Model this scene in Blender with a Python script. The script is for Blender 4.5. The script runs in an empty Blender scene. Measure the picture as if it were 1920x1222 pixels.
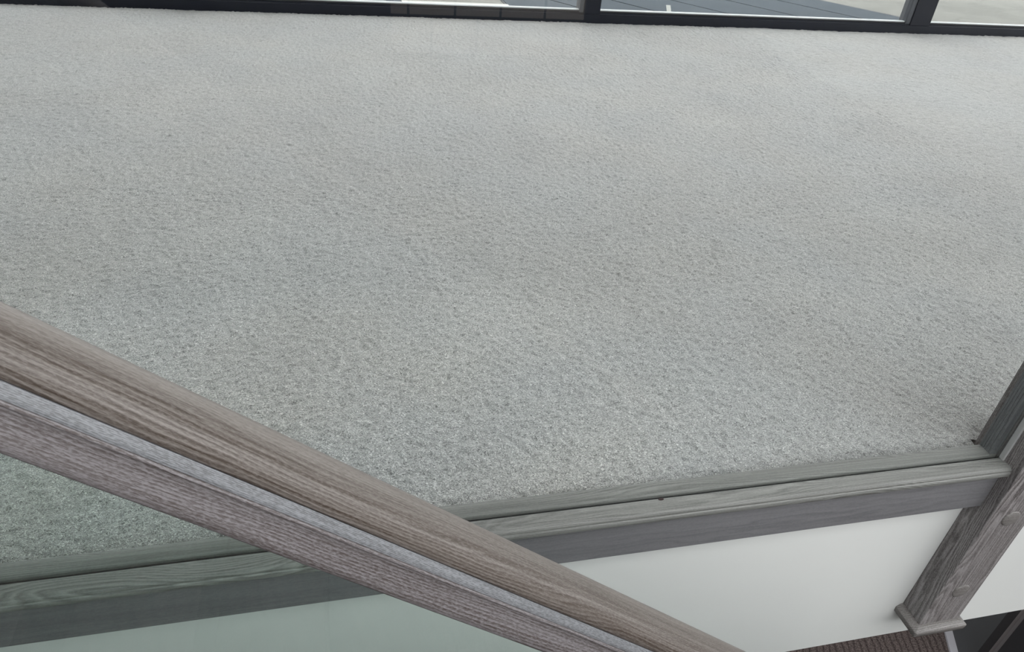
import bpy, bmesh, math, random
import numpy as np
from mathutils import Vector, Matrix
random.seed(4); rng = np.random.default_rng(7)
S = bpy.context.scene
COL = S.collection

# ------------------------------------------------------------------ camera
F_PX = 1374.66
TH, RO, YA = .6045, .0952, .2718
CAM = Vector((-1.0315, -.6574, .7958))
def cam_axes():
    cy, sy, ct, st = math.cos(YA), math.sin(YA), math.cos(TH), math.sin(TH)
    F = Vector((sy*ct, cy*ct, -st)); R = Vector((cy, -sy, 0)); U = R.cross(F)
    c, s = math.cos(RO), math.sin(RO)
    return c*R+s*U, -s*R+c*U, F
R_, U_, F_ = cam_axes()
cd = bpy.data.cameras.new('camera'); cam = bpy.data.objects.new('camera', cd); COL.objects.link(cam)
cd.sensor_width = 36; cd.lens = F_PX/1920*36; cd.clip_start = .02
m = Matrix((R_, U_, -F_)).transposed().to_4x4(); m.translation = CAM; cam.matrix_world = m
S.camera = cam

# ------------------------------------------------------------------ light
w = bpy.data.worlds.new('overcast'); S.world = w; w.use_nodes = True
nt = w.node_tree; bg = nt.nodes['Background']
tc = nt.nodes.new('ShaderNodeTexCoord'); sep = nt.nodes.new('ShaderNodeSeparateXYZ'); rp = nt.nodes.new('ShaderNodeValToRGB')
nt.links.new(tc.outputs['Generated'], sep.inputs[0]); nt.links.new(sep.outputs['Z'], rp.inputs[0])
rp.color_ramp.elements[0].position = 0; rp.color_ramp.elements[0].color = (.80, .80, .80, 1)
rp.color_ramp.elements[1].position = .7; rp.color_ramp.elements[1].color = (.97, .985, 1, 1)
nt.links.new(rp.outputs[0], bg.inputs[0]); bg.inputs[1].default_value = 1.0
S.cycles.caustics_reflective = False
S.view_settings.view_transform = 'Standard'; S.view_settings.look = 'None'
S.view_settings.gamma = 1; S.view_settings.use_curve_mapping = False
S.view_settings.exposure = 2.2

# ------------------------------------------------------------------ helpers
def link(name, bm_or_me, mat, parent=None, smooth=False):
    if isinstance(bm_or_me, bmesh.types.BMesh):
        me = bpy.data.meshes.new(name); bmesh.ops.recalc_face_normals(bm_or_me, faces=bm_or_me.faces)
        bm_or_me.to_mesh(me); bm_or_me.free()
    else: me = bm_or_me
    if smooth:
        me.polygons.foreach_set('use_smooth', [True]*len(me.polygons))
    o = bpy.data.objects.new(name, me); COL.objects.link(o)
    if mat: me.materials.append(mat)
    if parent: o.parent = parent
    return o
def tag(o, label=None, cat=None, group=None, kind=None):
    if label: o['label'] = label
    if cat: o['category'] = cat
    if group: o['group'] = group
    if kind: o['kind'] = kind
    return o
def empty(name, loc, label, cat, group=None):
    o = bpy.data.objects.new(name, None); COL.objects.link(o); o.location = loc; o.empty_display_size = .05
    return tag(o, label, cat, group)
def box(bm, x0, x1, y0, y1, z0, z1, bev=0, seg=2):
    r = bmesh.ops.create_cube(bm, size=1)
    vs = r['verts']
    for v in vs:
        v.co = Vector((x0 if v.co.x < 0 else x1, y0 if v.co.y < 0 else y1, z0 if v.co.z < 0 else z1))
    if bev:
        es = list({e for v in vs for e in v.link_edges})
        bmesh.ops.bevel(bm, geom=es, offset=bev, segments=seg, affect='EDGES', profile=.6)
    return bm
def boxo(name, d, mat, parent=None, bev=0, seg=2):
    return link(name, box(bmesh.new(), *d, bev=bev, seg=seg), mat, parent)
def extrude_profile(prof, x0, x1, nx=1):
    """closed (y,z) outline swept along local x"""
    bm = bmesh.new(); rings = []
    for i in range(nx+1):
        x = x0+(x1-x0)*i/nx
        rings.append([bm.verts.new((x, y, z)) for y, z in prof])
    n = len(prof)
    for a, b in zip(rings, rings[1:]):
        for i in range(n): bm.faces.new((a[i], a[(i+1) % n], b[(i+1) % n], b[i]))
    bm.faces.new(rings[0]); bm.faces.new(rings[-1][::-1])
    return bm
def smooth_by_angle(o, deg=35):
    me = o.data
    me.polygons.foreach_set('use_smooth', [True]*len(me.polygons))
    bm = bmesh.new(); bm.from_mesh(me)
    for e in bm.edges:
        if len(e.link_faces) == 2 and e.calc_face_angle() > math.radians(deg): e.smooth = False
    bm.to_mesh(me); bm.free()
    return o

# ------------------------------------------------------------------ materials
class NT:
    def __init__(s, name):
        s.m = bpy.data.materials.new(name); s.m.use_nodes = True
        s.t = s.m.node_tree; s.b = s.t.nodes['Principled BSDF']
    def n(s, typ, **kw):
        x = s.t.nodes.new(typ)
        for k, v in kw.items(): setattr(x, k, v)
        return x
    def l(s, a, b): s.t.links.new(a, b)
    def coord(s, scale=(1, 1, 1), rot=(0, 0, 0), loc=(0, 0, 0)):
        c = s.n('ShaderNodeTexCoord'); mp = s.n('ShaderNodeMapping')
        mp.inputs['Scale'].default_value = scale; mp.inputs['Rotation'].default_value = rot; mp.inputs['Location'].default_value = loc
        s.l(c.outputs['Object'], mp.inputs[0]); return mp.outputs[0]
    def noise(s, vec, scale, detail=3, rough=.5, dist=0):
        x = s.n('ShaderNodeTexNoise'); s.l(vec, x.inputs['Vector'])
        x.inputs['Scale'].default_value = scale; x.inputs['Detail'].default_value = detail
        x.inputs['Roughness'].default_value = rough; x.inputs['Distortion'].default_value = dist
        return x.outputs['Fac']
    def ramp(s, fac, stops):
        r = s.n('ShaderNodeValToRGB'); s.l(fac, r.inputs[0]); e = r.color_ramp.elements
        while len(e) < len(stops): e.new(.5)
        for q, (p, c) in zip(e, stops): q.position = p; q.color = (*c, 1) if len(c) == 3 else c
        return r.outputs[0]
    def math(s, op, a, b=None, clamp=False):
        x = s.n('ShaderNodeMath', operation=op, use_clamp=clamp)
        for i, v in enumerate((a, b)):
            if v is None: continue
            if isinstance(v, (int, float)): x.inputs[i].default_value = v
            else: s.l(v, x.inputs[i])
        return x.outputs[0]
    def mix(s, fac, a, b, mode='MIX'):
        x = s.n('ShaderNodeMix', data_type='RGBA', blend_type=mode)
        for i, v in ((0, fac), (6, a), (7, b)):
            if isinstance(v, (int, float)): x.inputs[i].default_value = v
            elif isinstance(v, tuple): x.inputs[i].default_value = (*v, 1)
            else: s.l(v, x.inputs[i])
        return x.outputs[2]
    def bump(s, h, strength, dist):
        x = s.n('ShaderNodeBump'); x.inputs['Strength'].default_value = strength; x.inputs['Distance'].default_value = dist
        s.l(h, x.inputs['Height']); s.l(x.outputs[0], s.b.inputs['Normal'])
    def base(s, c, rough=.5, spec=.5):
        if isinstance(c, tuple): s.b.inputs['Base Color'].default_value = (*c, 1)
        else: s.l(c, s.b.inputs['Base Color'])
        if isinstance(rough, (int, float)): s.b.inputs['Roughness'].default_value = rough
        else: s.l(rough, s.b.inputs['Roughness'])
        s.b.inputs['Specular IOR Level'].default_value = spec
        return s.m

def plain(name, c, rough=.6, spec=.5, var=.06, scale=6):
    k = NT(name); v = k.coord()
    f = k.noise(v, scale, 4)
    a = tuple(min(1, x*(1-var)) for x in c); b = tuple(min(1, x*(1+var)) for x in c)
    return k.base(k.ramp(f, [(.3, a), (.7, b)]), rough, spec)

def wood(name, axis, dark, mid, pale, lime=.5, freq=260, amp=16, seed=0, rough=.5, speck=.4, side_band=None):
    """lime-washed oak, grain running along local axis 0=x 2=z: growth-ring lines, cathedral figure, pores"""
    k = NT(name)
    def sc(al, ac): return (al, ac, ac) if axis == 0 else (ac, ac, al)
    slow = k.noise(k.coord(sc(1.1, 9), loc=(seed, seed*.7, seed*.3)), 1, 2, .45, .3)
    wob = k.noise(k.coord(sc(9, 60), loc=(seed, -seed, seed)), 1, 2, .5)
    sp = k.n('ShaderNodeSeparateXYZ'); k.l(k.coord(), sp.inputs[0])
    a_, b_ = (sp.outputs['Y'], sp.outputs['Z']) if axis == 0 else (sp.outputs['X'], sp.outputs['Y'])
    tr = k.math('ADD', k.math('MULTIPLY', a_, freq), k.math('MULTIPLY', b_, freq*.8))
    ph = k.math('ADD', tr, k.math('ADD', k.math('MULTIPLY', slow, amp), k.math('MULTIPLY', wob, 2.6)))
    ring = k.math('FRACT', ph)
    line = k.ramp(ring, [(0, (.9,)*3), (.10, (1, 1, 1)), (.34, (.25,)*3), (.62, (0, 0, 0)), (.90, (.1,)*3), (1, (.9,)*3)])
    patch = k.noise(k.coord(sc(1.4, 26), loc=(seed*3, -seed, seed*2)), 1, 3, .55)
    ringon = k.ramp(patch, [(.32, (.25,)*3), (.6, (1, 1, 1))])
    streak = k.noise(k.coord(sc(5, 330), loc=(seed*2, seed, 0)), 1, 5, .6)
    pores = k.noise(k.coord(sc(260, 1150), loc=(seed, 0, seed)), 1, 2, .6)
    bl = k.noise(k.coord(sc(1.8, 34), loc=(-seed, seed, 0)), 1, 3, .55)
    c = k.mix(k.ramp(bl, [(.38, (0, 0, 0)), (.66, (1, 1, 1))]), mid, tuple(.45*x+.55*y for x, y in zip(mid, dark)))
    if side_band:                # a browner band with a wavering border, along one side of the plank
        y0, y1, hc = side_band
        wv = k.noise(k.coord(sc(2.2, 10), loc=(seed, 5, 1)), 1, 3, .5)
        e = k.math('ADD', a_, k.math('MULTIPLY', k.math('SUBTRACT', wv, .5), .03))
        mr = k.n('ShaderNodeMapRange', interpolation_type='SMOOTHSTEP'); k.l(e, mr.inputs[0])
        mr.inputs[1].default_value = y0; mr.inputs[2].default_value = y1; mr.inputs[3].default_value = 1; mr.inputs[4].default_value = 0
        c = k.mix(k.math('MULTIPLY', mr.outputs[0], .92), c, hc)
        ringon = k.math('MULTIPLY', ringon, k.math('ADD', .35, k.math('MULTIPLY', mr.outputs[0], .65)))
    st = k.ramp(streak, [(.42, (0, 0, 0)), (.60, (1, 1, 1))])
    c = k.mix(k.math('MULTIPLY', st, .40*lime), c, pale)
    c = k.mix(k.math('MULTIPLY', k.math('MULTIPLY', line, ringon), .60*lime), c, pale)
    dk = k.ramp(ring, [(.5, (0, 0, 0)), (.72, (1, 1, 1)), (.86, (0, 0, 0))])
    c = k.mix(k.math('MULTIPLY', k.math('MULTIPLY', dk, ringon), .6), c, dark)
    c = k.mix(k.math('MULTIPLY', k.ramp(pores, [(.50, (0, 0, 0)), (.62, (1, 1, 1))]), speck), c, pale)
    c = k.mix(k.math('MULTIPLY', k.ramp(pores, [(.38, (1, 1, 1)), (.47, (0, 0, 0))]), speck), c, dark)
    k.bump(k.math('ADD', k.math('MULTIPLY', streak, .5), k.math('ADD', k.math('MULTIPLY', ring, .2), k.math('MULTIPLY', pores, .5))), .25, .0008)
    return k.base(c, rough, .45)

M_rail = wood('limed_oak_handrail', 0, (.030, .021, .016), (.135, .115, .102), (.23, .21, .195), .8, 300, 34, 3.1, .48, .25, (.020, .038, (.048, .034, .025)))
M_railside = wood('limed_oak_handrail_side', 0, (.044, .032, .028), (.105, .093, .092), (.24, .228, .238), .8, 380, 14, 6.3, .55, .42)
M_litbead = wood('limed_oak_lit_bead', 0, (.06, .058, .06), (.13, .135, .142), (.25, .26, .275), .8, 700, 8, 4.4, .45, .4)  # skylight on the upward-facing ledge put into a paler, cooler wood
M_base = wood('limed_oak_base_rail', 0, (.075, .076, .070), (.135, .138, .130), (.26, .265, .25), 1.05, 190, 62, 9.4, .5, .18)
M_apron = wood('limed_oak_apron', 0, (.095, .094, .100), (.142, .141, .148), (.19, .19, .195), .4, 90, 8, 2.2, .5, .25)
M_post = wood('limed_oak_post', 2, (.026, .020, .020), (.108, .098, .095), (.33, .315, .315), .9, 120, 34, 5.5, .5, .3)
M_bead = wood('limed_oak_upright_bead', 2, (.045, .048, .052), (.095, .104, .110), (.19, .20, .205), .6, 300, 6, 7.5, .5, .3)
M_cap = wood('limed_oak_cap', 0, (.06, .052, .048), (.13, .12, .113), (.25, .243, .235), .8, 260, 12, 1.3, .5, .3)

def glass_thin(name, tint, ior=1.5):
    k = NT(name); k.t.nodes.remove(k.b)
    out = [n for n in k.t.nodes if n.type == 'OUTPUT_MATERIAL'][0]
    tr = k.n('ShaderNodeBsdfTransparent'); tr.inputs[0].default_value = (*tint, 1)
    gl = k.n('ShaderNodeBsdfGlossy'); gl.inputs['Roughness'].default_value = 0
    fr = k.n('ShaderNodeFresnel'); fr.inputs[0].default_value = ior
    mx = k.n('ShaderNodeMixShader'); geo = k.n('ShaderNodeNewGeometry'); f1 = k.math('SUBTRACT', 1, geo.outputs['Backfacing']); k.l(k.math('MULTIPLY', k.math('MULTIPLY', fr.outputs[0], 1.85), f1, True), mx.inputs[0]); k.l(tr.outputs[0], mx.inputs[1]); k.l(gl.outputs[0], mx.inputs[2])
    k.l(mx.outputs[0], out.inputs[0]); return k.m
def glass_solid(name, tint):
    k = NT(name); k.t.nodes.remove(k.b)
    out = [n for n in k.t.nodes if n.type == 'OUTPUT_MATERIAL'][0]
    g = k.n('ShaderNodeBsdfGlass'); g.inputs['Roughness'].default_value = 0; g.inputs['IOR'].default_value = 1.5
    g.inputs[0].default_value = (*tint, 1); k.l(g.outputs[0], out.inputs[0]); return k.m
M_glass = glass_thin('clear_balustrade_glass', (.975, .983, .978))
M_win = glass_thin('window_glass', (.90, .905, .90))
M_near = glass_solid('thick_green_glass', (.955, 1, .985))

M_frame = plain('anthracite_frame', (.004, .006, .013), .45, .2, .1, 3)
M_sash = plain('grey_sash', (.035, .040, .050), .45, .5, .08, 3)
M_gasket = plain('pale_gasket', (.62, .65, .66), .5)
M_black = plain('black_rubber', (.012, .012, .014), .7)
M_white = plain('white_paint', (.60, .61, .595), .5, .4, .012, 4)
M_ceil = plain('ceiling_paint', (.7, .7, .69), .8, .3, .02)
M_seal = plain('silicone_seal', (.33, .34, .335), .5, .4, .05, 40)

# pale fitted carpet
k = NT('pale_grey_carpet'); v = k.coord()
big = k.noise(v, 1.1, 4, .6, .4); med = k.noise(v, 3.5, 2, .5)
mp = k.coord((1, 1, 1)); fine = k.noise(mp, 400, 2, .6, 1.0); tint = k.noise(v, 2.3, 2)
c = k.ramp(fine, [(.34, (.16, .16, .156)), (.45, (.325, .327, .32)), (.57, (.45, .452, .44)), (.68, (.84, .84, .815))])
c = k.mix(1, c, k.ramp(k.math('ADD', k.math('MULTIPLY', big, .6), k.math('MULTIPLY', med, .4)), [(.36, (.84, .84, .85)), (.62, (1, 1, 1))]), 'MULTIPLY')
c = k.mix(1, c, k.ramp(tint, [(.4, (1, .99, .97)), (.62, (.975, .99, 1))]), 'MULTIPLY')
k.bump(fine, .8, .004)
M_carpet = k.base(c, .95, .1)
k.b.inputs['Sheen Weight'].default_value = .82; k.b.inputs['Sheen Roughness'].default_value = .4

# brown ribbed carpet below
k = NT('brown_ribbed_carpet'); v = k.coord((1, 1, 1), (0, 0, math.radians(17)))
wv = k.n('ShaderNodeTexWave', wave_type='BANDS', bands_direction='X'); k.l(v, wv.inputs[0])
wv.inputs['Scale'].default_value = 9; wv.inputs['Distortion'].default_value = 3.5; wv.inputs['Detail'].default_value = 2
fn = k.noise(v, 130, 3, .7)
c = k.ramp(fn, [(.35, (.035, .028, .027)), (.65, (.155, .125, .118))])
c = k.mix(1, c, k.ramp(wv.outputs['Fac'], [(.0, (.55, .53, .53)), (.4, (1, 1, 1))]), 'MULTIPLY')
k.bump(fn, .7, .006); M_brown = k.base(c, .95, .1)

# ------------------------------------------------------------------ the room
D = 3.0242; ZC = -.012
FB = -.5131; FY = .0077
def struct(name, d, mat, label=None, bev=0):
    return tag(boxo(name, d, mat, bev=bev), label, kind='structure')
struct('floor', (-4, 5, FY+.03, D+.13, -.20, -.032), plain('floor_screed', (.4, .4, .39), .9), 'pale landing floor under the grey carpet')
struct('wall_front', (-4, 5, FY, FY+.03, FB, -.100), M_white, 'white painted fascia below the wooden base rail')
struct('ceiling', (-4, 5, FY+.03, D+.13, FB, -.20), M_ceil, 'white underside of the landing above the lower floor')
struct('floor_lower', (-4, 5, -3, D+.13, -2.75, -2.6), M_brown, 'brown ribbed carpet floor far below the white fascia')
struct('wall_right', (5, 5.1, -3, D+.13, -2.6, -.03), M_white)
struct('wall_right', (5, 5.1, -3, D+.13, 2.3, 2.7), M_white)
struct('wall_left', (-4.1, -4, -3, D+.13, -2.6, 2.7), plain('left_wall_paint', (.25, .25, .24), .7))
M_back = plain('back_wall_paint', (.06, .058, .056), .7)
struct('wall_back', (-4, 5, -3.1, -3, -2.6, .95), M_back)
struct('wall_back', (-4, 5, -3.1, -3, 2.3, 2.7), M_back)  # gap beneath this strip is an added opening that lights the fascia
k = NT('tiled_panel'); br = k.n('ShaderNodeTexBrick'); k.l(k.coord((1, 1, 1), (math.radians(90), 0, 0)), br.inputs[0])
br.inputs['Color1'].default_value = (.50, .45, .40, 1); br.inputs['Color2'].default_value = (.46, .41, .36, 1); br.inputs['Mortar'].default_value = (.05, .05, .05, 1)
br.inputs['Scale'].default_value = 1; br.inputs['Brick Width'].default_value = .22; br.inputs['Row Height'].default_value = .22; br.inputs['Mortar Size'].default_value = .006
M_tile = k.base(br.outputs[0], .5)
struct('wall_panel', (-.74, .20, -3.0, -2.985, -.17, .9), M_tile, 'brown tiled panel on the wall behind the viewer', bev=.004)
# ceiling over landing and around an unseen opening added to light the stairwell
struct('ceiling_upper', (-4, 5, -1.05, D+.13, 2.6, 2.7), M_ceil)
struct('ceiling_upper', (-4, 5, -3, -2.7, 2.6, 2.7), M_ceil)
struct('ceiling_upper', (-4, -2.4, -2.7, -1.05, 2.6, 2.7), M_ceil)
# dark corner of the lower level
o = struct('wall_inner', (2.0, 2.6, .80, .845, -2.6, FB), plain('dark_wall_cover', (.012, .011, .013), .7), 'dark wall end with a lighter corner moulding on the lower floor')
boxo('corner_bead', (1.985, 2.02, .785, .80, -2.6, FB), plain('dark_grey_moulding', (.11, .10, .10), .5), o, .004)

# ---- landing carpet: a pile surface with real tufts
def axis(segs):
    out = [segs[0][0]]
    for a, b, s in segs:
        n = max(1, int(round((b-a)/s))); out += list(np.linspace(a, b, n+1)[1:])
    return np.array(out)
xs = axis([(-4, -2.3, .014), (-2.3, 1.0, .0036), (1.0, 3.4, .007), (3.4, 5, .02)])
ys = axis([(.0345, 1.15, .0036), (1.15, 1.9, .005), (1.9, D-.004, .0065)])
nx_, ny_ = len(xs), len(ys)
def fnoise(sig):
    a = rng.standard_normal((ny_, nx_)); fy = np.fft.fftfreq(ny_)[:, None]; fx = np.fft.rfftfreq(nx_)[None]
    g = np.exp(-2*(math.pi*sig)**2*(fy**2+fx**2)); b = np.fft.irfft2(np.fft.rfft2(a)*g, s=(ny_, nx_)); return b/b.std()
h = .0009*fnoise(.6)+.0006*fnoise(16)
X, Y = np.meshgrid(xs, ys)
jx = rng.uniform(-.3, .3, X.shape)*np.gradient(xs)[None]; jy = rng.uniform(-.3, .3, X.shape)*np.gradient(ys)[:, None]
jx[:, 0] = jx[:, -1] = 0; jy[-1] = rng.uniform(-.006, .001, nx_)
Zc = ZC-.003+np.clip(h, -.004, .005)
edge = np.exp(-((Y-.034)/.006)**2); Zc = Zc-.004*edge
co = np.stack([X+jx, Y+jy, Zc], -1).astype(np.float32).reshape(-1, 3)
idx = np.arange(nx_*ny_).reshape(ny_, nx_)
keep = ~((Y[:-1, :-1] < .0525) & (X[:-1, :-1] > -.005) & (X[:-1, :-1] < .0915))
q = np.stack([idx[:-1, :-1], idx[:-1, 1:], idx[1:, 1:], idx[1:, :-1]], -1)[keep].reshape(-1)
me = bpy.data.meshes.new('carpet'); me.vertices.add(len(co)); me.vertices.foreach_set('co', co.ravel())
me.loops.add(len(q)); me.loops.foreach_set('vertex_index', q.astype(np.int32))
npoly = len(q)//4; me.polygons.add(npoly)
me.polygons.foreach_set('loop_start', np.arange(0, len(q), 4, dtype=np.int32))
me.update(calc_edges=True); me.validate()
me.polygons.foreach_set('use_smooth', [True]*npoly)
carpet = link('carpet', me, M_carpet)
tag(carpet, 'pale grey thick pile carpet covering the landing behind the glass', 'carpet', kind='stuff')

# ---- window wall
def window_wall():
    T = .075
    ms = [(-3.60, -3.515), (-1.66, -1.575), (.2084, .293), (2.0997, 2.2271), (4.03, 4.11)]
    root = bpy.data.objects.new('window_1', None); COL.objects.link(root); root.location = (0, D, 0)
    tag(root, 'long dark framed window along the far edge of the carpet', kind='structure')
    zg = .0423; ZT = 2.5
    # bottom rail with a stepped bead
    prof = [(0, -.03), (0, .024), (.004, .027), (.006, .027), (.006, .031), (.012, .0335), (T, .0335), (T, -.03)]
    bm = extrude_profile([(y, z) for y, z in prof], -4, 5); link('frame_rail', bm, M_frame, root)
    boxo('frame_rail', (-4, 5, 0, T, ZT, ZT+.07), M_frame, root, .003)
    for a, b in ms:
        boxo('mullion', (a, b, -.001, T, .0255, ZT), M_frame, root, .002)
    xs_ = [-4]+[v for m in ms for v in m]+[5]
    for i in range(0, len(xs_), 2):
        a, b = xs_[i], xs_[i+1]
        if i in (2, 4, 6):    # opening sashes with a stepped grey frame on their right
            boxo('sash', (b-.022 if i != 6 else b-.03, b+.001, .004, T-.01, .031, ZT), M_sash, root, .003)
        boxo('glazing_bead', (a, b, .010, .03, .0335, .0395), M_black, root, .001)
        g = boxo('gasket', (a, b, .014, .034, .0395, zg+.002), M_gasket, root)
        g['label'] = 'pale glazing gasket'
        boxo('pane', (a, b, .020, .026, zg+.002, ZT), M_win, root)
window_wall()
struct('wall_back_window', (-4, 5, D, D+.13, 2.57, 2.7), M_white).name = 'wall_far'
# right-hand window opening posts
root = bpy.data.objects.new('window_2', None); COL.objects.link(root); tag(root, kind='structure'); root.location = (5.05, 0, 0)
for y in (-2.9, -1.4, .1, 1.6, 3.05): boxo('mullion', (-.04, .04, y-.04, y+.04, -.03, 2.3), M_frame, root)

# ---- outside: slate-grey boarded deck running at an angle, pale concrete beyond
k = NT('pale_concrete'); v = k.coord()
n1 = k.noise(v, 2.0, 5, .65); n2 = k.noise(v, 60, 4, .7)
c = k.ramp(n1, [(.3, (.135, .134, .122)), (.55, (.18, .178, .163)), (.75, (.22, .217, .20))])
vc = k.coord((.5, 2.2, 1), (0, 0, -.14)); cr = k.noise(vc, 1.6, 6, .6, .5)
crl = k.ramp(cr, [(.488, (0, 0, 0)), (.498, (1, 1, 1)), (.502, (1, 1, 1)), (.512, (0, 0, 0))])
c = k.mix(k.math('MULTIPLY', crl, .45), c, (.06, .058, .052))
c = k.mix(k.math('MULTIPLY', n2, .2), c, (.08, .08, .074)); k.bump(n2, .4, .004)
M_conc = k.base(c, .9, .3)
struct('ground', (-9, 14, D+.14, 12, -.4, -.108), M_conc, 'pale cracked concrete ground outside the window')
k = NT('slate_boards'); v = k.coord((1.2, 14, 1)); n1 = k.noise(v, 1.5, 4, .6); n2 = k.noise(k.coord(), 3, 4, .6)
c = k.ramp(n1, [(.3, (.038, .050, .063)), (.7, (.060, .075, .092))]); c = k.mix(k.math('MULTIPLY', n2, .3), c, (.08, .09, .10))
M_slate = k.base(c, .9, .08)
M_joint = plain('dark_joint', (.035, .038, .045), .8)
dk = bpy.data.objects.new('deck', None); COL.objects.link(dk)
tag(dk, 'slate grey boarded deck outside the window, boards running at an angle', 'deck')
dk.location = (0, D+.14, -.1)
ang = math.atan2(-.525, .36); dv = Vector((math.cos(ang), math.sin(ang))); nv = Vector((-dv.y, dv.x))   # nv=(.825,.565)
edges = [.60, 1.02, 1.36, 1.74, 2.12, 2.50, 2.885, 3.29, 3.69, 4.08, 4.43]
for i in range(len(edges)-1):
    a, b = edges[i]+.008, edges[i+1]-.008
    # clip each board to y > deck start and x > -.02
    poly = [nv*a+dv*-9, nv*b+dv*-9, nv*b+dv*9, nv*a+dv*9]
    def clip(poly, px, py, c0):
        o = []
        for j in range(len(poly)):
            p, q_ = poly[j], poly[(j+1) % len(poly)]
            dp, dq = p.x*px+p.y*py-c0, q_.x*px+q_.y*py-c0
            if dp >= 0: o.append(p)
            if dp*dq < 0: o.append(p+(q_-p)*(dp/(dp-dq)))
        return o
    poly = clip(poly, 0, 1, D+.145); 
    if poly: poly = clip(poly, 1, .0, .0)
    if poly: poly = clip(poly, 0, -1, -9)
    if not poly or len(poly) < 3: continue
    bm = bmesh.new()
    top = [bm.verts.new((p.x, p.y-(D+.14), 0)) for p in poly]; bot = [bm.verts.new((p.x, p.y-(D+.14), -.012)) for p in poly]
    bm.faces.new(top); bm.faces.new(bot[::-1])
    for j in range(len(poly)): bm.faces.new((top[j], bot[j], bot[(j+1) % len(poly)], top[(j+1) % len(poly)]))
    link('deck_board', bm, M_slate, dk)
bm = bmesh.new()
for i in range(len(edges)):
    pass
jm = [nv*.6+dv*-9, nv*4.465+dv*-9, nv*4.465+dv*9, nv*.6+dv*9]
jm = clip(clip(clip(jm, 0, 1, D+.145), 1, 0, -.012), 0, -1, -9)
top = [bm.verts.new((p.x, p.y-(D+.14), -.004)) for p in jm]; bot = [bm.verts.new((p.x, p.y-(D+.14), -.0079)) for p in jm]
bm.faces.new(top); bm.faces.new(bot[::-1])
for j in range(len(jm)): bm.faces.new((top[j], bot[j], bot[(j+1) % len(jm)], top[(j+1) % len(jm)]))
link('deck_underlay', bm, M_joint, dk)
# ------------------------------------------------------------------ landing balustrade
PW = .09; PF = .0403; PB = -.4062; PZ = 1.02
lb = empty('landing_balustrade', (0, 0, -.1), 'limed grey oak balustrade with clear glass and square newel post along the carpet edge', 'balustrade')
def L(o): 
    for v in o.data.vertices: v.co.z += .1
    return o
def rail_segment(x0, x1, name='base_rail'):
    y0 = FY
    # nosed board in front of the glass
    prof = [(-.0012, .0), (-.0012, -.014), (-.0012, -.0185), (-.0262, -.0185), (-.0278, -.0168), (-.0278, -.0100), (-.0272, -.0087), (-.0262, -.0078), (-.0266, -.0062), (-.0262, -.0030), (-.0240, -.0010), (-.021, .0002)]
    b = L(smooth_by_angle(link(name, extrude_profile(prof, x0, x1), M_base, lb), 50))
    # apron under the board
    prof = [(FY-.0005, -.0185), (FY-.0005, -.1014), (-.0140, -.1014), (-.0152, -.1002), (-.0152, -.0185)]
    a = L(link('apron', extrude_profile(prof, x0, x1), M_apron, lb)); a['label'] = 'smooth grey apron board'
    # bead behind the glass
    r = .0035
    prof = [(.0075, -.030), (.0075, -.0045), (.0082, -.0022), (.0100, -.0006), (.0125, 0), (.0300, 0), (.0322, -.0008), (.0329, -.003), (.0329, -.030)]
    s = L(smooth_by_angle(link('glazing_strip', extrude_profile(prof, x0, x1 if x1 > 1 else x1-.0135), M_base, lb), 50))
    g = L(boxo('groove_gasket', (x0, x1, -.0008, .0072, -.016, -.0075), M_black, lb))
    gl = L(boxo('glass_panel', (x0, x1, .0004, .0068, -.0074, .93), M_glass, lb)); gl['label'] = 'clear glass pane'
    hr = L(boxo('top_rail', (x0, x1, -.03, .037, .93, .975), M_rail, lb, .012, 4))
rail_segment(-3.98, 0)
rail_segment(PW, 4.98)
# short end block where the strip stops at the post
L(boxo('end_block', (-.0135, 0, .0072, .0329, -.03, -.0012), M_base, lb, .001))
# newel post: rebated over the fascia
bm = bmesh.new(); box(bm, 0, PW, -PF, FY-.0003, PB, -.10)
post_prof = None
bm.free()
def post_mesh():
    bm = bmesh.new(); c = .0012
    # outline rings in xy at each level, back face steps at z=-.10
    def ring(z, yb): 
        pts = [(0+c, -PF), (PW-c, -PF), (PW, -PF+c), (PW, yb), (0, yb), (0, -PF+c)]
        return [bm.verts.new((x, y, z)) for x, y in pts]
    r = [ring(PB, FY-.0003), ring(-.0305, FY-.0003), ring(-.0305, .0497), ring(PZ, .0497)]
    for a, b in zip(r, r[1:]):
        for i in range(6): bm.faces.new((a[i], a[(i+1) % 6], b[(i+1) % 6], b[i]))
    bm.faces.new(r[0]); bm.faces.new(r[-1])
    bmesh.ops.remove_doubles(bm, verts=bm.verts, dist=1e-6)
    return bm
post = L(link('newel_post', post_mesh(), M_post, lb))
# bottom cap: overhanging block with rounded nosing, built as stacked rectangles
def cap_mesh():
    bm = bmesh.new(); lv = []
    for z, o in [(0, .0005), (0, .0030), (-.0004, .0052), (-.0068, .0122), (-.0080, .0130), (-.0095, .0130), (-.0200, .0122), (-.0212, .0112), (-.0215, .0090)]:
        r = 0.002
        x0, x1, y0, y1 = -o, PW+o, -PF-o, FY-.0003
        lv.append([bm.verts.new((x, y, PB+z)) for x, y in ((x0+r, y0), (x1-r, y0), (x1, y0+r), (x1, y1), (x0, y1), (x0, y0+r))])
    for a, b in zip(lv, lv[1:]):
        for i in range(6): bm.faces.new((a[i], a[(i+1) % 6], b[(i+1) % 6], b[i]))
    bm.faces.new(lv[0]); bm.faces.new(lv[-1])
    return bm
cap = L(smooth_by_angle(link('newel_cap', cap_mesh(), M_cap, post), 40)); cap['label'] = 'flared moulded bottom cap'
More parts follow.
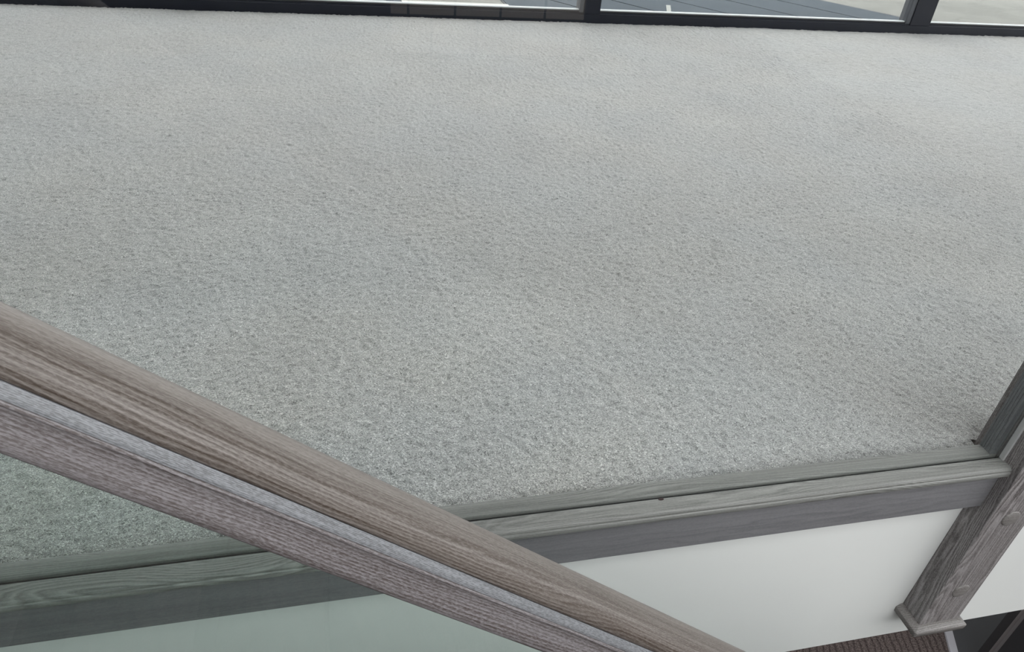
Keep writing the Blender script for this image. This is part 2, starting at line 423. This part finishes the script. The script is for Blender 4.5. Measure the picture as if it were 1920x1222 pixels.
for z in (-.3111, -.1117):
    bm = bmesh.new(); R = .0172; rings = []
    for rr, d in ((1.0, .0), (.98, .0010), (.93, .0018), (.8, .0026), (.55, .0033), (.25, .0036)):
        rings.append([bm.verts.new((.0465+R*rr*math.cos(t), -PF-d, z+R*rr*math.sin(t))) for t in [i*2*math.pi/40 for i in range(40)]])
    for a, b in zip(rings, rings[1:]):
        for i in range(40): bm.faces.new((a[i], a[(i+1) % 40], b[(i+1) % 40], b[i]))
    bm.faces.new(rings[-1])
    L(smooth_by_angle(link('screw_plug', bm, M_cap, post), 60))['label'] = 'domed round wooden plug'
# upright glazing bead and pale seal on the post's side
prof_b = bmesh.new(); pts = []
n_r = 5
for i in range(n_r):
    y0 = .0085+(.0329-.0085)*i/n_r; y1 = .0085+(.0329-.0085)*(i+1)/n_r
    pts += [(-.0130, y0+.0003), (-.0139, y0+.0012), (-.0139, y1-.0012), (-.0130, y1-.0003)]
ring = [(x, y) for x, y in pts]+[(0, .0329), (0, .0085)]
v0 = [prof_b.verts.new((x, y, 0)) for x, y in ring]; v1 = [prof_b.verts.new((x, y, .93)) for x, y in ring]
for i in range(len(ring)): prof_b.faces.new((v0[i], v0[(i+1) % len(ring)], v1[(i+1) % len(ring)], v1[i]))
prof_b.faces.new(v0[::-1]); prof_b.faces.new(v1)
L(link('upright_bead', prof_b, M_bead, lb))
L(boxo('edge_seal', (-.0040, 0, -.0085, .0003, .0003, .93), M_seal, lb, .0006))['label'] = 'pale seal along the glass edge'
# little chip in the board's back edge
bm = bmesh.new(); bmesh.ops.create_uvsphere(bm, u_segments=12, v_segments=6, radius=.0045)
for v in bm.verts: v.co = Vector((v.co.x*1.0-.60, v.co.y*.55-.0022, v.co.z*.12+.0001))
chip = L(link('chip', bm, plain('raw_red_wood', (.018, .008, .007), .9), lb)); chip['label'] = 'small dark reddish chip in the edge'
for v in chip.data.vertices: v.co.x += 0

# ------------------------------------------------------------------ stair balustrade, near
A = math.radians(40.25); dd = Vector((math.cos(A), 0, -math.sin(A))); nn = Vector((math.sin(A), 0, math.cos(A)))
RR = .512; b_ = math.radians(46.75)
org = CAM+Vector((0, 1, 0))*(RR*math.cos(b_))-nn*(RR*math.sin(b_))
sb = empty('stair_balustrade', org, 'thick limed oak handrail over green-tinted glass sloping across the near corner', 'balustrade')
sb.matrix_world = Matrix.Translation(org) @ Matrix((dd, Vector((0, 1, 0)), nn)).transposed().to_4x4()
S0, S1 = -1.5, 2.0
def dome(n=26, cx=.0330, cz=.0478, a=.0238, b=.0168):
    # quarter-superellipse from near lip over the top to the far lip
    out = []
    for i in range(n+1):
        t = math.pi*(1-i/n); ct, st = math.cos(t), math.sin(t); e = .86
        out.append((cx+a*math.copysign(abs(ct)**e, ct), cz+b*abs(st)**e))
    return out
dm = dome()
capP = [(.0100, .0447)]+[(.0092, .0460)]+dm+[(.0568, .0460), (.0560, .0447)]
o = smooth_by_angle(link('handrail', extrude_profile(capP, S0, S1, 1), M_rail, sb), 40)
hp = [(.0120, 0), (.0055, .0004), (.0022, .0018), (.0006, .0042), (.0000, .0080), (.0008, .0125), (.0026, .0180), (.0042, .0240), (.0050, .0295), (.0050, .0325),
      (.0036, .0332), (.0030, .0345), (.0038, .0358), (.0052, .0361), (.0054, .0366)]
bd = [(.0055, .03665), (.0040, .0372), (.0042, .0392), (.0050, .0405), (.0088, .0450), (.0099, .0446), (.0099, .03665)]
lowP = hp+[(.066-y, z) for y, z in hp[::-1]]
o = smooth_by_angle(link('handrail_side', extrude_profile(lowP, S0, S1, 1), M_railside, sb), 60); o['label'] = 'mottled side moulding under the rounded top'
o = smooth_by_angle(link('shoulder_bead', extrude_profile(bd, S0, S1, 1), M_litbead, sb), 50); o['label'] = 'limed bead with painted-in skylight under the rounded top'
smooth_by_angle(link('shoulder_bead', extrude_profile([(.066-y, z) for y, z in bd], S0, S1, 1), M_litbead, sb), 50)
o = boxo('glass_panel', (S0+.02, S1-.02, .024, .042, -.80, -.0002), M_near, sb); o['label'] = 'thick green-tinted glass pane'
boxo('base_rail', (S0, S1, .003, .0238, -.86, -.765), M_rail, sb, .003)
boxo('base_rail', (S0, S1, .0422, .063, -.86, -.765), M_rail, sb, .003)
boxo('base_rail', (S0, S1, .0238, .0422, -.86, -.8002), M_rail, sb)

# stair flight the viewer stands on
going, rise = .24, .24*math.tan(A)
bm = bmesh.new()
p0 = sb.matrix_world @ Vector((0, 0, -.88)); yb, ya = org.y+.068, org.y-1.15
st = []
for i in range(-4, 9):
    x = p0.x+i*going; z = p0.z-i*rise
    st += [(x-going, z-.02), (x, z-.02)]
poly = st+[(st[-1][0], st[-1][1]-.25), (st[0][0], st[0][1]-.25)]
fr = [bm.verts.new((x, ya, z)) for x, z in poly]; bk = [bm.verts.new((x, yb, z)) for x, z in poly]
for i in range(len(poly)): bm.faces.new((fr[i], fr[(i+1) % len(poly)], bk[(i+1) % len(poly)], bk[i]))
bm.faces.new(fr); bm.faces.new(bk[::-1])
o = link('stairs', bm, M_brown); tag(o, 'brown carpeted stair flight under the handrail', 'stairs', kind='structure')

# ------------------------------------------------------------------ lower level
ft = empty('floor_mat', (2.6, 1.1, -2.6), 'dark slate panel with pale metal edge strip on the brown carpet below', 'mat')
bm = bmesh.new()
def slab(pts, z0, z1):
    bm = bmesh.new(); a = [bm.verts.new((x, y, z0)) for x, y in pts]; b = [bm.verts.new((x, y, z1)) for x, y in pts]
    for i in range(len(pts)): bm.faces.new((a[i], a[(i+1) % len(pts)], b[(i+1) % len(pts)], b[i]))
    bm.faces.new(a[::-1]); bm.faces.new(b); return bm
link('mat_panel', slab([(-.83, -.60), (1.0, -.60), (1.0, .5), (-.27, .5)], 0, .012), plain('dark_slate', (.024, .026, .031), .6), ft)
link('edge_strip', slab([(-.875, -.60), (-.83, -.60), (-.27, .5), (-.315, .5)], 0, .014), plain('grey_metal', (.33, .33, .36), .4), ft)['label'] = 'pale grey metal edge strip'

o = boxo('window_tag', (-.012, .012, -.0008, .0008, 0, .045), plain('white_paper', (.8, .8, .77), .8), None, .0003)
o.location = (.680, D+.038, .0345); o.rotation_euler = (math.radians(-42), 0, 0)
tag(o, 'small white tag leaning outside at the foot of the middle window pane', 'tag')
struct('kerb', (-.62, -.014, 3.70, 3.735, -.108, -.085), plain('white_kerb', (.42, .42, .40), .8), 'white kerb beside the slate deck')
struct('ground', (-6, -.70, D+.14, 7, -.108, -.100), plain('blue_grey_paving', (.10, .125, .135), .8), 'blue-grey paving outside the left of the window')
struct('kerb', (-.70, -.62, D+.14, 7, -.108, -.090), M_slate, 'narrow slate grey strip in the paving outside')
